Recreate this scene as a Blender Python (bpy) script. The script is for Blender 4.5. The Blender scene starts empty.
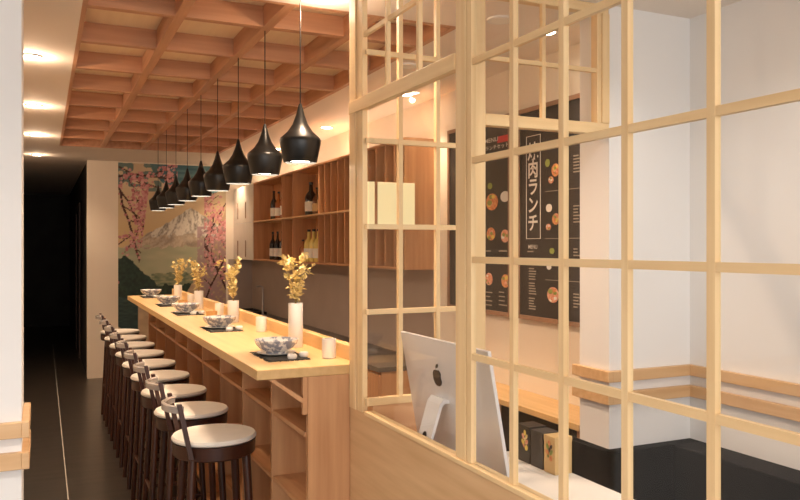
import bpy, bmesh, math, random
from mathutils import Vector, Matrix

random.seed(7)
S = bpy.context.scene
COL = S.collection
PI = math.pi

# ------------------------------------------------------------------ camera
H, F, YAW = 1.5, 770.0, math.radians(24.87)
cam_d = bpy.data.cameras.new('camera')
cam = bpy.data.objects.new('camera', cam_d); COL.objects.link(cam)
cam.location = (0, 0, H); cam.rotation_euler = (PI/2, 0, -YAW)
cam_d.sensor_width = 36; cam_d.lens = F/800*36; cam_d.shift_y = -3/800
cam_d.clip_start = 0.05; cam_d.clip_end = 60
S.camera = cam

# ------------------------------------------------------------------ exposure, world, light
S.view_settings.view_transform = 'Standard'; S.view_settings.look = 'None'
S.view_settings.gamma = 1; S.view_settings.use_curve_mapping = False
S.view_settings.exposure = 1.08
WORLD_STRENGTH = 0.8
PENDANT_W, DOWN_W = 4.2, 35
WARM = (1.0, 0.71, 0.48)
w = bpy.data.worlds.new('daylight'); S.world = w; w.use_nodes = True
w.node_tree.nodes['Background'].inputs[0].default_value = (1.0, 0.97, 0.95, 1)
w.node_tree.nodes['Background'].inputs[1].default_value = WORLD_STRENGTH

def area(name, loc, rot, sx, sy, power, color, portal=False, spread=PI):
    d = bpy.data.lights.new(name, 'AREA'); d.shape = 'RECTANGLE'; d.size = sx; d.size_y = sy
    d.energy = power; d.color = color; d.spread = spread
    if portal: d.cycles.is_portal = True
    o = bpy.data.objects.new(name, d); COL.objects.link(o); o.location = loc; o.rotation_euler = rot
    return o
# the open shop front behind the camera, where daylight comes in
area('shopfront_portal', (0.45, -3.0, 1.25), (PI/2, 0, 0), 4.1, 2.48, 1, (1, 1, 1), portal=True)
FRONT = area('shopfront_daylight', (0.45, -2.95, 1.3), (PI/2, 0, 0), 4.0, 2.3, 30, (1.0, 0.96, 0.92))
# unseen warm fill lamp added above the wall cabinets to brighten the ceiling
CEILING_FILL = area('cabinet_top_fill', (2.22, 7.0, 2.225), (PI, 0, 0), 0.1, 4.6, 3, WARM)

# ------------------------------------------------------------------ materials
def mat(name, color, rough=0.5, metal=0.0, emit=None, es=0.0, spec=0.5, coat=0.0, trans=0.0):
    m = bpy.data.materials.new(name); m.use_nodes = True
    b = m.node_tree.nodes['Principled BSDF']
    b.inputs['Base Color'].default_value = (*color, 1); b.inputs['Roughness'].default_value = rough
    b.inputs['Metallic'].default_value = metal; b.inputs['Specular IOR Level'].default_value = spec
    b.inputs['Coat Weight'].default_value = coat; b.inputs['Transmission Weight'].default_value = trans
    if emit:
        b.inputs['Emission Color'].default_value = (*emit, 1); b.inputs['Emission Strength'].default_value = es
    return m

def noisy(name, c1, c2, scale=(5, 5, 5), nscale=4.0, rough=0.5, detail=4, lo=0.35, hi=0.65, bump=0.0, spec=0.5, rough2=None):
    m = mat(name, c1, rough, spec=spec); nt = m.node_tree; N = nt.nodes; L = nt.links
    b = N['Principled BSDF']
    tc = N.new('ShaderNodeTexCoord'); mp = N.new('ShaderNodeMapping'); mp.inputs['Scale'].default_value = scale
    nz = N.new('ShaderNodeTexNoise'); nz.inputs['Scale'].default_value = nscale; nz.inputs['Detail'].default_value = detail
    cr = N.new('ShaderNodeValToRGB')
    cr.color_ramp.elements[0].position = lo; cr.color_ramp.elements[1].position = hi
    cr.color_ramp.elements[0].color = (*c1, 1); cr.color_ramp.elements[1].color = (*c2, 1)
    L.new(tc.outputs['Object'], mp.inputs['Vector']); L.new(mp.outputs['Vector'], nz.inputs['Vector'])
    L.new(nz.outputs['Fac'], cr.inputs['Fac']); L.new(cr.outputs['Color'], b.inputs['Base Color'])
    if bump:
        bp = N.new('ShaderNodeBump'); bp.inputs['Strength'].default_value = bump; bp.inputs['Distance'].default_value = 0.002
        L.new(nz.outputs['Fac'], bp.inputs['Height']); L.new(bp.outputs['Normal'], b.inputs['Normal'])
    return m

def wood(name, c1, c2, axis, rough=0.45):
    sc = [14.0, 14.0, 14.0]; sc['xyz'.index(axis)] = 0.9
    return noisy(name, c1, c2, tuple(sc), 2.2, rough, 6, 0.3, 0.72, 0.05, 0.4)

OAK1, OAK2 = (0.76, 0.52, 0.265), (0.88, 0.66, 0.375)
M = {}
for a in 'xyz':
    M['oak_'+a] = wood('pale_oak_'+a, OAK1, OAK2, a)
    M['red_'+a] = wood('warm_oak_'+a, (0.50, 0.25, 0.135), (0.63, 0.345, 0.20), a)
    M['cab_'+a] = wood('honey_oak_'+a, (0.52, 0.255, 0.115), (0.66, 0.365, 0.18), a)
M['coffer'] = wood('light_coffer_panel', (0.84, 0.66, 0.46), (0.90, 0.73, 0.52), 'y')
M['panel_x'] = wood('warm_oak_rail', (0.62, 0.38, 0.19), (0.74, 0.49, 0.27), 'x')
M['panel_y'] = wood('warm_oak_panel', (0.62, 0.38, 0.19), (0.74, 0.49, 0.27), 'y')
M['top'] = wood('counter_oak', (0.62, 0.39, 0.16), (0.74, 0.49, 0.23), 'y', 0.35)
M['top_x'] = wood('counter_oak_end', (0.62, 0.39, 0.16), (0.74, 0.49, 0.23), 'x', 0.35)
M['oldoak'] = wood('dark_walnut', (0.034, 0.010, 0.006), (0.062, 0.021, 0.011), 'z', 0.3)
M['white_wall'] = noisy('white_plaster', (0.80, 0.785, 0.775), (0.83, 0.815, 0.805), (1, 1, 1), 2.0, 0.8)
M['cream_wall'] = noisy('cream_plaster', (0.84, 0.74, 0.61), (0.86, 0.76, 0.63), (1, 1, 1), 2.0, 0.8)
M['ceiling'] = noisy('ceiling_plaster', (0.86, 0.77, 0.68), (0.88, 0.79, 0.70), (1, 1, 1), 2.0, 0.85)
M['dark_wall'] = noisy('charcoal_matte', (0.034, 0.031, 0.029), (0.048, 0.044, 0.041), (1, 1, 1), 3.0, 0.7)  # corridor walls, and the painted shade under the wall shelf
M['brown_frame'] = mat('dark_brown_frame', (0.06, 0.03, 0.02), 0.5)
M['floor'] = noisy('dark_tile', (0.034, 0.027, 0.022), (0.058, 0.047, 0.038), (1, 6, 1), 3.0, 0.28, spec=0.5)
M['strip'] = mat('brass_strip', (0.75, 0.70, 0.62), 0.4, 0.3)
M['splash'] = noisy('taupe_splashback', (0.42, 0.335, 0.28), (0.46, 0.37, 0.31), (1, 1, 1), 3.0, 0.45)
M['stone'] = noisy('dark_worktop', (0.10, 0.085, 0.075), (0.15, 0.13, 0.115), (20, 20, 20), 3.0, 0.35)
M['black'] = mat('black_metal', (0.012, 0.012, 0.012), 0.32, 0.3, spec=0.6)
M['leather'] = noisy('black_leather', (0.004, 0.003, 0.003), (0.006, 0.005, 0.004), (30, 30, 30), 4, 0.75, spec=0.06)
M['leather_cap'] = mat('black_leather_cap', (0.012, 0.010, 0.009), 0.7, spec=0.12)
M['cushion'] = noisy('cream_cushion', (0.80, 0.76, 0.69), (0.84, 0.80, 0.73), (4, 4, 4), 3, 0.6)
M['rail_gloss'] = mat('lacquered_rail', (0.42, 0.38, 0.35), 0.2, spec=0.8, coat=0.5)
M['porcelain'] = mat('white_porcelain', (0.82, 0.80, 0.77), 0.3)
M['stool_metal'] = mat('steel', (0.5, 0.48, 0.46), 0.3, 1.0)
M['alu'] = mat('brushed_aluminium', (0.86, 0.855, 0.87), 0.38, 0.35)
M['aluw'] = mat('white_aluminium', (0.84, 0.84, 0.86), 0.3, 0.1)
M['logo'] = mat('polished_black', (0.008, 0.008, 0.008), 0.15)
M['board'] = mat('board_black', (0.030, 0.026, 0.024), 0.55)
M['bframe'] = noisy('brown_board_frame', (0.30, 0.17, 0.10), (0.38, 0.22, 0.14), (8, 8, 8), 2, 0.5)
M['chalk'] = mat('chalk_white', (0.85, 0.82, 0.76), 0.7)
M['chalk_dim'] = mat('chalk_beige', (0.42, 0.37, 0.31), 0.7)
M['red'] = mat('label_red', (0.60, 0.04, 0.04), 0.6)
M['f_orange'] = noisy('food_orange', (0.60, 0.16, 0.06), (0.85, 0.42, 0.18), (60, 60, 60), 1.2, 0.6)
M['f_pink'] = noisy('food_pink', (0.66, 0.22, 0.14), (0.86, 0.52, 0.36), (60, 60, 60), 1.2, 0.6)
M['f_green'] = mat('food_green', (0.28, 0.34, 0.08), 0.6)
M['f_yellow'] = mat('food_yellow', (0.80, 0.62, 0.14), 0.6)
M['gilt'] = noisy('gold_leaf', (0.66, 0.50, 0.17), (0.86, 0.73, 0.38), (30, 30, 30), 2, 0.5)
M['stem'] = mat('stem_brown', (0.34, 0.22, 0.07), 0.6)
M['matblack'] = mat('raffia_black', (0.02, 0.018, 0.016), 0.8)
M['kraft'] = mat('kraft_card', (0.70, 0.48, 0.22), 0.6)
M['blackcard'] = mat('black_card', (0.018, 0.015, 0.014), 0.45)
M['darkcard'] = mat('charcoal_card', (0.028, 0.026, 0.026), 0.5)
M['whitetop'] = mat('white_laminate', (0.78, 0.77, 0.76), 0.35)
M['screen'] = mat('screen_glass', (0.01, 0.01, 0.012), 0.1)
M['lens'] = mat('lamp_lens', (1, 0.9, 0.75), 0.5, emit=(1.0, 0.86, 0.66), es=22)
M['lens_dim'] = mat('lamp_lens_dim', (0.93, 0.90, 0.82), 0.5)
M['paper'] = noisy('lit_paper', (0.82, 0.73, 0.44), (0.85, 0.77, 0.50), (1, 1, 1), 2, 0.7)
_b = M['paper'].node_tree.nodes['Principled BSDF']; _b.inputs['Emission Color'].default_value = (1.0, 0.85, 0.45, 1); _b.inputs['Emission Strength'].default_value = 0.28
M['b_green'] = mat('bottle_dark', (0.010, 0.008, 0.007), 0.12, spec=0.8)
M['b_amber'] = mat('bottle_amber', (0.42, 0.13, 0.03), 0.12, spec=0.8)
M['b_brown'] = mat('bottle_brown', (0.16, 0.06, 0.02), 0.15, spec=0.8)
M['b_gold'] = mat('bottle_gold', (0.80, 0.66, 0.20), 0.2, spec=0.7)
M['label'] = mat('paper_label', (0.85, 0.82, 0.74), 0.7)
M['amberglass'] = mat('amber_glaze', (0.62, 0.36, 0.14), 0.3)

# bowl: white glaze with a grey-blue printed pattern
m = mat('patterned_glaze', (0.8, 0.78, 0.75), 0.25); nt = m.node_tree; N = nt.nodes; L = nt.links
tc = N.new('ShaderNodeTexCoord'); vo = N.new('ShaderNodeTexNoise'); vo.inputs['Scale'].default_value = 42; vo.inputs['Detail'].default_value = 3
cr = N.new('ShaderNodeValToRGB'); cr.color_ramp.elements[0].position = 0.47; cr.color_ramp.elements[1].position = 0.53
cr.color_ramp.elements[0].color = (0.30, 0.31, 0.36, 1); cr.color_ramp.elements[1].color = (0.80, 0.77, 0.73, 1)
L.new(tc.outputs['Object'], vo.inputs['Vector']); L.new(vo.outputs['Fac'], cr.inputs['Fac']); L.new(cr.outputs['Color'], N['Principled BSDF'].inputs['Base Color'])
M['bowl'] = m
# clear pane
m = bpy.data.materials.new('clear_glass'); m.use_nodes = True; nt = m.node_tree; N = nt.nodes; L = nt.links
for n in list(N): N.remove(n)
out = N.new('ShaderNodeOutputMaterial'); mx = N.new('ShaderNodeMixShader'); tr = N.new('ShaderNodeBsdfTransparent')
tr.inputs[0].default_value = (0.975, 0.975, 0.97, 1)
gl = N.new('ShaderNodeBsdfGlossy'); gl.inputs['Roughness'].default_value = 0.02
lw = N.new('ShaderNodeLayerWeight'); lw.inputs['Blend'].default_value = 0.5
pw = N.new('ShaderNodeMath'); pw.operation = 'POWER'; pw.inputs[1].default_value = 4.0
ma = N.new('ShaderNodeMath'); ma.operation = 'MULTIPLY_ADD'; ma.inputs[1].default_value = 0.35; ma.inputs[2].default_value = 0.02
L.new(lw.outputs['Facing'], pw.inputs[0]); L.new(pw.outputs[0], ma.inputs[0]); L.new(ma.outputs[0], mx.inputs[0]); L.new(tr.outputs[0], mx.inputs[1]); L.new(gl.outputs[0], mx.inputs[2]); L.new(mx.outputs[0], out.inputs[0])
M['glass'] = m

# ------------------------------------------------------------------ mesh helpers
class MB:
    """collects shapes given in world metres, builds ONE mesh object (optionally local to its thing)"""
    def __init__(s): s.v = []; s.f = []
    def add(s, vs, fs):
        n = len(s.v); s.v += [tuple(p) for p in vs]; s.f += [tuple(i+n for i in f) for f in fs]; return s
    def box(s, x0, x1, y0, y1, z0, z1):
        x0, x1 = sorted((x0, x1)); y0, y1 = sorted((y0, y1)); z0, z1 = sorted((z0, z1))
        v = [(x0,y0,z0),(x1,y0,z0),(x1,y1,z0),(x0,y1,z0),(x0,y0,z1),(x1,y0,z1),(x1,y1,z1),(x0,y1,z1)]
        return s.add(v, [(0,3,2,1),(4,5,6,7),(0,1,5,4),(1,2,6,5),(2,3,7,6),(3,0,4,7)])
    def tube(s, pts, r, n=10, cap=True):
        """r: number or list; pts: path"""
        pts = [Vector(p) for p in pts]; rs = r if isinstance(r, (list, tuple)) else [r]*len(pts)
        vs = []; prev = None
        for i, p in enumerate(pts):
            t = (pts[min(i+1, len(pts)-1)] - pts[max(i-1, 0)]).normalized()
            if prev is None:
                a = Vector((0, 0, 1)) if abs(t.z) < 0.9 else Vector((1, 0, 0))
                u = t.cross(a).normalized()
            else: u = (prev - t*prev.dot(t)).normalized()
            prev = u; wv = t.cross(u)
            for k in range(n):
                an = 2*PI*k/n; vs.append(p + (u*math.cos(an) + wv*math.sin(an))*rs[i])
        fs = []
        for i in range(len(pts)-1):
            for k in range(n):
                k2 = (k+1) % n; fs.append((i*n+k, i*n+k2, (i+1)*n+k2, (i+1)*n+k))
        if cap: fs += [tuple(range(n-1, -1, -1)), tuple((len(pts)-1)*n+k for k in range(n))]
        return s.add(vs, fs)
    def bar(s, p0, p1, wx, wy):
        """square bar from p0 to p1 with horizontal cross-section wx (x) by wy (y)"""
        vs = []
        for p in (p0, p1):
            for dx, dy in ((-1,-1),(1,-1),(1,1),(-1,1)): vs.append((p[0]+dx*wx/2, p[1]+dy*wy/2, p[2]))
        return s.add(vs, [(0,3,2,1),(4,5,6,7),(0,1,5,4),(1,2,6,5),(2,3,7,6),(3,0,4,7)])
    def lathe(s, prof, c, n=28):
        """prof: [(r,z)] around vertical axis through c"""
        vs = []; fs = []
        for r, z in prof:
            for k in range(n): vs.append((c[0]+r*math.cos(2*PI*k/n), c[1]+r*math.sin(2*PI*k/n), c[2]+z))
        for i in range(len(prof)-1):
            for k in range(n):
                k2 = (k+1) % n; fs.append((i*n+k, i*n+k2, (i+1)*n+k2, (i+1)*n+k))
        if prof[0][0] > 1e-5: fs.append(tuple(range(n-1, -1, -1)))
        if prof[-1][0] > 1e-5: fs.append(tuple((len(prof)-1)*n+k for k in range(n)))
        return s.add(vs, fs)
    def ring(s, c, R, hw, hh, n=40, a0=0, a1=2*PI):
        """flat band ring (rectangular section) lying in XY"""
        full = abs(a1-a0-2*PI) < 1e-6; m_ = n if full else n+1
        vs = []; fs = []
        for k in range(m_):
            a = a0+(a1-a0)*k/n; ca, sa = math.cos(a), math.sin(a)
            for r, z in ((R-hw,-hh),(R+hw,-hh),(R+hw,hh),(R-hw,hh)): vs.append((c[0]+r*ca, c[1]+r*sa, c[2]+z))
        for k in range(n):
            k2 = (k+1) % m_
            for j in range(4): fs.append((k*4+j, k2*4+j, k2*4+(j+1)%4, k*4+(j+1)%4))
        if not full: fs += [(3,2,1,0), tuple((m_-1)*4+j for j in range(4))]
        return s.add(vs, fs)
    def prism(s, poly, axis, a0, a1):
        """poly: list of 2D points in the two other axes, extruded along axis"""
        vs = []
        for a in (a0, a1):
            for p, q in poly:
                vs.append((a,p,q) if axis == 'x' else (p,a,q) if axis == 'y' else (p,q,a))
        n = len(poly)
        fs = [tuple(range(n)), tuple(range(2*n-1, n-1, -1))]
        for k in range(n): fs.append((k, k+n, (k+1)%n+n, (k+1)%n))
        return s.add(vs, fs)
    def build(s, name, mt, parent=None, smooth=False, bevel=0.0, kind=None, label=None):
        off = parent_world(parent)
        me = bpy.data.meshes.new(name)
        me.from_pydata([(x-off[0], y-off[1], z-off[2]) for x, y, z in s.v], [], s.f)
        bm = bmesh.new(); bm.from_mesh(me); bmesh.ops.recalc_face_normals(bm, faces=bm.faces)
        bm.to_mesh(me); bm.free()
        me.materials.append(mt)
        o = bpy.data.objects.new(name, me); COL.objects.link(o)
        if parent: o.parent = parent
        if smooth:
            for p in me.polygons: p.use_smooth = True
            me.set_sharp_from_angle(angle=math.radians(40))
        if bevel:
            b = o.modifiers.new('bevel', 'BEVEL'); b.width = bevel; b.segments = 2; b.limit_method = 'ANGLE'
        if kind: o['kind'] = kind
        if label: o['label'] = label
        return o
_W = {}
def parent_world(p):
    v = Vector((0, 0, 0))
    while p is not None:
        v += Vector(p.location); p = p.parent
    return v
def tag(o, label, cat, group=None):
    o['label'] = label; o['category'] = cat
    if group: o['group'] = group
    return o
def thing(name, loc, label, cat, group=None):
    o = bpy.data.objects.new(name, None); COL.objects.link(o); o.location = loc; o.empty_display_size = 0.05
    return tag(o, label, cat, group)
def struct(name, mb, mt, bevel=0.0, parent=None):
    o = mb.build(name, mt, parent, bevel=bevel)
    if parent is None: o['kind'] = 'structure'
    return o
def single(name, mb, mt, loc, label, cat, group=None, **k):
    """a thing that is one mesh: origin at loc"""
    e = bpy.data.objects.new('tmp', None); e.location = loc
    o = mb.build(name, mt, e, **k); o.parent = None; o.location = loc
    bpy.data.objects.remove(e)
    return tag(o, label, cat, group)
def copy_tree(o, parent=None):
    kids = list(o.children)
    c = o.copy(); COL.objects.link(c)
    if parent: c.parent = parent
    for ch in kids: copy_tree(ch, c)
    return c
def text_mesh(body, size, bold=0.0):
    """flat glyph polygons of a text: returns verts (x,y), faces"""
    cu = bpy.data.curves.new('t', 'FONT'); cu.body = body; cu.size = size; cu.align_x = 'CENTER'; cu.align_y = 'CENTER'
    cu.resolution_u = 3; cu.offset = size*bold
    o = bpy.data.objects.new('t', cu); COL.objects.link(o)
    bpy.context.view_layer.update()
    me = bpy.data.meshes.new_from_object(o.evaluated_get(bpy.context.evaluated_depsgraph_get()))
    vs = [tuple(v.co) for v in me.vertices]; fs = [tuple(p.vertices) for p in me.polygons]
    bpy.data.objects.remove(o); bpy.data.curves.remove(cu); bpy.data.meshes.remove(me)
    return vs, fs

CZ = 2.49           # ceiling height
XW = 2.36           # wall behind the bar
YF = 2.5            # line where the front room ends

# ------------------------------------------------------------------ the setting
struct('floor', MB().box(-2.2, 3.2, -3.4, 16.3, -0.1, 0), M['floor'])
struct('trim_1', MB().box(0.133, 0.139, 0.3, 13.0, 0.0, 0.0015), M['strip'])
GX0, GX1, GY0, GY1 = 0.145, 1.70, 3.03, 8.22
c = MB()
c.box(-2.2, GX0, -3.0, 16.3, CZ, CZ+0.2); c.box(GX1, 3.2, -3.0, 16.3, CZ, CZ+0.2)
c.box(GX0, GX1, -3.0, GY0, CZ, CZ+0.2); c.box(GX0, GX1, GY1, 16.3, CZ, CZ+0.2)
struct('ceiling', c, M['ceiling'])
struct('wall_left', MB().box(-2.2, -0.057, YF, 2.77, 0, CZ), M['white_wall'])
struct('wall_front_left', MB().box(-2.2, -1.7, -3.0, YF, 0, CZ), M['white_wall'])
struct('wall_hall_left', MB().box(-1.1, -0.9, 2.77, 9.45, 0, CZ), M['cream_wall'])
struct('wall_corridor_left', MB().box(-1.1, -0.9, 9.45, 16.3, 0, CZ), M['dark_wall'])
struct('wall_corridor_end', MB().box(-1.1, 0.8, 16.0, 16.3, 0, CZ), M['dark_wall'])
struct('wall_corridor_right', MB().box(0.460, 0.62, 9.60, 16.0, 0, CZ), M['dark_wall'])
struct('trim_2', MB().box(0.44, 0.459, 11.3, 11.45, 0, 2.1).box(0.44, 0.459, 12.4, 12.55, 0, 2.1).box(0.44, 0.459, 11.45, 12.4, 2.0, 2.1), M['brown_frame'])
struct('wall_back', MB().box(0.456, 2.6, 9.45, 9.60, 0, CZ), M['cream_wall'])
struct('wall_right', MB().box(XW, 2.6, 2.69, 9.45, 0, CZ), M['cream_wall'])
struct('wall_right_pier', MB().box(2.103, 2.8, YF, 2.69, 0, CZ), M['white_wall'])
struct('wall_front_right', MB().box(2.544, 2.8, -3.0, YF, 0, CZ), M['white_wall'])

# wood rails round the piers and the front room
def bands(name, segs):
    b = MB()
    for z0, z1 in ((0.948, 0.993), (0.857, 0.905)):
        for x0, x1, y0, y1 in segs: b.box(x0, x1, y0, y1, z0, z1)
    return struct(name, b, M['panel_x'], bevel=0.002)
bands('trim_3', [(-1.7, -0.057, YF-0.024, YF), (-0.057, -0.036, YF-0.024, 2.79)])
bands('trim_4', [(2.079, 2.103, YF-0.024, 2.715), (2.103, 2.544, YF-0.024, YF)])
b = MB()
for z0, z1 in ((0.948, 0.993), (0.857, 0.905)): b.box(2.520, 2.544, -2.9, YF-0.024, z0, z1)
struct('trim_5', b, M['panel_y'], bevel=0.002)

# splashback behind the bar and its return on the back wall
struct('wall_splashback', MB().box(XW-0.006, XW, 4.5, 9.45, 0.735, 1.35).box(2.06, XW-0.006, 9.444, 9.45, 0.735, 1.35), M['splash'])

# ------------------------------------------------------------------ coffered wood ceiling
g = thing('coffered_ceiling', (GX0, GY0, CZ), 'large recessed wooden grid panel in the ceiling over the bar', 'ceiling grid')
MB().box(GX0, GX1, GY0, GY1, CZ+0.095, CZ+0.12).build('backing_panel', M['coffer'], g)
fr = MB().box(GX0, GX0+0.02, GY0, GY1, CZ, CZ+0.094).box(GX1-0.03, GX1, GY0, GY1, CZ, CZ+0.094)
fr.box(GX0+0.02, GX1-0.03, GY0, GY0+0.03, CZ, CZ+0.094).box(GX0+0.02, GX1-0.03, GY1-0.03, GY1, CZ, CZ+0.094)
fr.build('frame', M['red_y'], g)
for i in range(8):
    y = 3.40 + 0.6*i
    MB().box(GX0+0.02, GX1-0.03, y, y+0.045, CZ+0.002, CZ+0.094).build('cross_beam', M['red_x'], g)
for x in (0.535, 0.92, 1.305):
    MB().box(x-0.022, x+0.022, GY0+0.03, GY1-0.03, CZ, CZ+0.094).build('long_beam', M['red_y'], g)

# ------------------------------------------------------------------ downlights
def spot(name, loc, power, size_deg, blend, parent, radius=0.03, color=WARM):
    d = bpy.data.lights.new(name, 'SPOT'); d.energy = power; d.spot_size = math.radians(size_deg); d.spot_blend = blend
    d.color = color; d.shadow_soft_size = radius
    o = bpy.data.objects.new(name, d); COL.objects.link(o); o.parent = parent
    o.location = Vector(loc) - parent_world(parent)
    return o
def downlight(x, y, label, power=DOWN_W, lit=True, r=0.042, size=140, color=WARM, group='recessed ceiling downlights', fill_w=1.8):
    t = thing('downlight', (x, y, CZ), label, 'ceiling light', group)
    MB().ring((x, y, CZ-0.004), r+0.006, 0.006, 0.004).build('trim_ring', M['porcelain'], t)
    MB().lathe([(0.0, -0.003), (r, -0.003), (r, -0.0005), (0, -0.0005)], (x, y, CZ-0.006), 24).build('lens', M['lens'] if lit else M['lens_dim'], t)
    if lit:
        spot('downlight_beam', (x, y, CZ-0.02), power, size, 0.7, t, color=color)
        if fill_w:
            d = bpy.data.lights.new('downlight_fill', 'POINT'); d.energy = fill_w; d.color = color; d.shadow_soft_size = 0.012  # extra point lamp below the lens, added to brighten the ceiling sideways
            o = bpy.data.objects.new('downlight_fill', d); COL.objects.link(o); o.parent = t; o.location = (0, 0, -0.055)
    return t
ords = ['nearest', 'second', 'third', 'farthest']; ords5 = ['nearest', 'second', 'third', 'fourth', 'farthest']
for i, y in enumerate((4.42, 5.96, 7.5, 9.1)):
    downlight(-0.057, y, f'{ords[i]} lit downlight of the row along the left aisle ceiling', size=120, power=DOWN_W*(0.8 if i < 3 else 0.6), fill_w=(2.2 if i < 3 else 1.2))
for i, y in enumerate((2.92, 4.49, 6.01, 7.53, 9.03)):
    downlight((2.09, 2.12, 2.12, 2.12, 1.99)[i], y, size=100, label=f'{ords5[i]} lit downlight of the row near the right wall above the wall cabinets', power=DOWN_W*(0.55 if i else 0.4), fill_w=0)
downlight(1.01, 2.88, 'bright downlight in front of the coffered wooden ceiling', power=DOWN_W*1.2, r=0.06)
for i, y in enumerate((2.85, 3.78)):
    downlight(1.8, y, ['nearer', 'farther'][i]+' unlit round cream disc in the ceiling behind the lattice', lit=False, r=0.045, group='unlit ceiling discs')

for i, (x, y) in enumerate(((-0.9, -0.6), (-0.9, 1.1), (1.75, 0.6), (1.75, 1.8))):  # extra lamps outside the view, added to brighten the lattice partition
    downlight(x, y, ['rear left', 'left', 'rear right', 'right'][i]+' added neutral white fill lamp in the front room ceiling, out of view', power=(44 if x < 0 else 12), size=150, fill_w=0, color=(1.0, 0.91, 0.82), group='added fill lamps in the front room')

# ------------------------------------------------------------------ mural on the back wall
def make_mural():
    x0, x1, z0, z1 = 0.787, 2.03, 0.0, 2.478
    nx, nz = 150, 300
    rnd = random.Random(3)
    def fr(p): return p - math.floor(p)
    def h2(i, j): return fr(math.sin(i*127.1+j*311.7)*43758.5453)
    def vn(x, y):
        i, j = math.floor(x), math.floor(y); a, b_ = x-i, y-j
        a = a*a*(3-2*a); b_ = b_*b_*(3-2*b_)
        return (h2(i,j)*(1-a)+h2(i+1,j)*a)*(1-b_)+(h2(i,j+1)*(1-a)+h2(i+1,j+1)*a)*b_
    def mix(a, b_, t): t = max(0, min(1, t)); return tuple(p+(q-p)*t for p, q in zip(a, b_))
    def lin(c): return tuple((v/255)**2.2 for v in c)
    # branches: (points, width)
    br = []
    def branch(x, y, ang, ln, wd, dep):
        pts = [(x, y)]
        for k in range(6):
            ang += rnd.uniform(-0.25, 0.25); x += math.cos(ang)*ln/6; y += math.sin(ang)*ln/6; pts.append((x, y))
            if dep and rnd.random() < 0.75: branch(x, y, ang+rnd.choice((-1, 1))*rnd.uniform(0.4, 1.0), ln*0.55, wd*0.6, dep-1)
        br.append((pts, wd))
    branch(118, 176, -0.1, 60, 0.9, 2); branch(118, 186, 1.0, 50, 0.9, 2); branch(120, 190, 1.5, 90, 1.1, 2); branch(118, 166, 0.2, 48, 0.7, 2)
    branch(226, 290, -2.1, 70, 1.0, 2); branch(205, 300, -1.2, 90, 0.9, 2); branch(226, 200, 2.2, 50, 0.6, 2)
    dots = []
    for pts, wd in br:
        for p in pts[1:]:
            for _ in range(2): dots.append((p[0]+rnd.gauss(0, 2.2), p[1]+rnd.gauss(0, 2.2), rnd.uniform(0.6, 1.7), rnd.random()))
    grid = {}
    for d in dots: grid.setdefault((int(d[0]//4), int(d[1]//4)), []).append(d)
    segs = {}
    for pts, wd in br:
        for (ax, ay), (bx, by) in zip(pts, pts[1:]):
            n = 12
            for k in range(n+1):
                t = k/n; sx, sy = ax+(bx-ax)*t, ay+(by-ay)*t
                segs.setdefault((int(sx//4), int(sy//4)), []).append((sx, sy, wd))
    def colour(u, v):
        wob = (vn(u*0.25, v*0.25)-0.5)*6
        # sky
        c_ = mix(mix((208, 190, 158), (196, 170, 138), vn(u*0.08, v*0.06)), (206, 178, 132), (v-190)/40)
        dteal = math.hypot((u-196)/48, (v-156-wob*0.3)/36)
        if dteal < 1: c_ = mix((50, 92, 104), (92, 130, 134), vn(u*0.05+3, v*0.5))
        if u < 160 and v < 190 and vn(u*0.2+9, v*0.25) > 0.5: c_ = mix(c_, (74, 104, 104), 0.8)
        # mountain
        peak = 205 + (abs(u-189)**0.9)*(0.95 if u < 189 else 0.85) + wob*0.35
        if v > peak:
            st = 0.6*vn(u*0.75-(u-189)*(v-200)*0.012, v*0.16)+0.4*vn(u*1.1, v*0.7)
            c_ = mix((214, 208, 194), (132, 124, 114), (st-0.40)*2.6)
            if v > 234+wob: c_ = mix(c_, mix((190, 166, 136), (140, 124, 108), vn(u*0.3, v*0.3)), 0.6)
        # mist and plain
        if v > 246+wob*0.8: c_ = mix((176, 172, 142), (154, 158, 130), vn(u*0.1, v*0.25))
        if v > 272+wob*0.6 and u > 150: c_ = mix((92, 108, 84), (158, 156, 122), vn(u*0.35, v*0.7))
        # dark wooded hill
        hill = 256+max(0, u-126)*0.95+wob*0.7
        if v > hill or (v > 285+wob and u > 150): c_ = mix((22, 40, 34), (44, 66, 50), vn(u*0.5, v*0.5))
        if v > 296+wob*0.4 and u > 118: c_ = mix((30, 52, 54), (54, 76, 72), vn(u*0.2, v*0.8))
        if v > 330-0.15*(135-u)**2*0.1+wob*0.5 or (v > 300 and u > 137): c_ = mix((190, 164, 132), (170, 146, 118), vn(u*0.2, v*0.3))
        # purplish haze of blossom low on the right
        if u > 196 and v > 225:
            if vn(u*0.45, v*0.45)+0.3*vn(u*1.3, v*1.3) > 0.5: c_ = mix(c_, (156, 124, 130), 0.75)
        if not (u < 146-0.12*(v-200) or (v < 186 and u < 176) or (u > 203 and v > 190)): return lin(c_)
        gi, gj = int(u//4), int(v//4)
        for a in (-1, 0, 1):
            for b_ in (-1, 0, 1):
                for sx, sy, wd in segs.get((gi+a, gj+b_), ()):
                    if (u-sx)**2+(v-sy)**2 < wd*wd: c_ = (70, 38, 34)
        for a in (-1, 0, 1):
            for b_ in (-1, 0, 1):
                for dx, dy, r, t in grid.get((gi+a, gj+b_), ()):
                    if (u-dx)**2+(v-dy)**2 < r*r: c_ = mix((176, 104, 108), (214, 164, 160), t)
        return lin(c_)
    vs = []; cols = []
    for j in range(nz+1):
        for i in range(nx+1):
            vs.append((x0+(x1-x0)*i/nx, 9.446, z0+(z1-z0)*j/nz))
            cols.append(colour(118+108*i/nx, 330+(162-330)*((j/nz)-0.21)/0.79 if j/nz > 0.21 else 330+(0.21-j/nz)*190))
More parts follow.
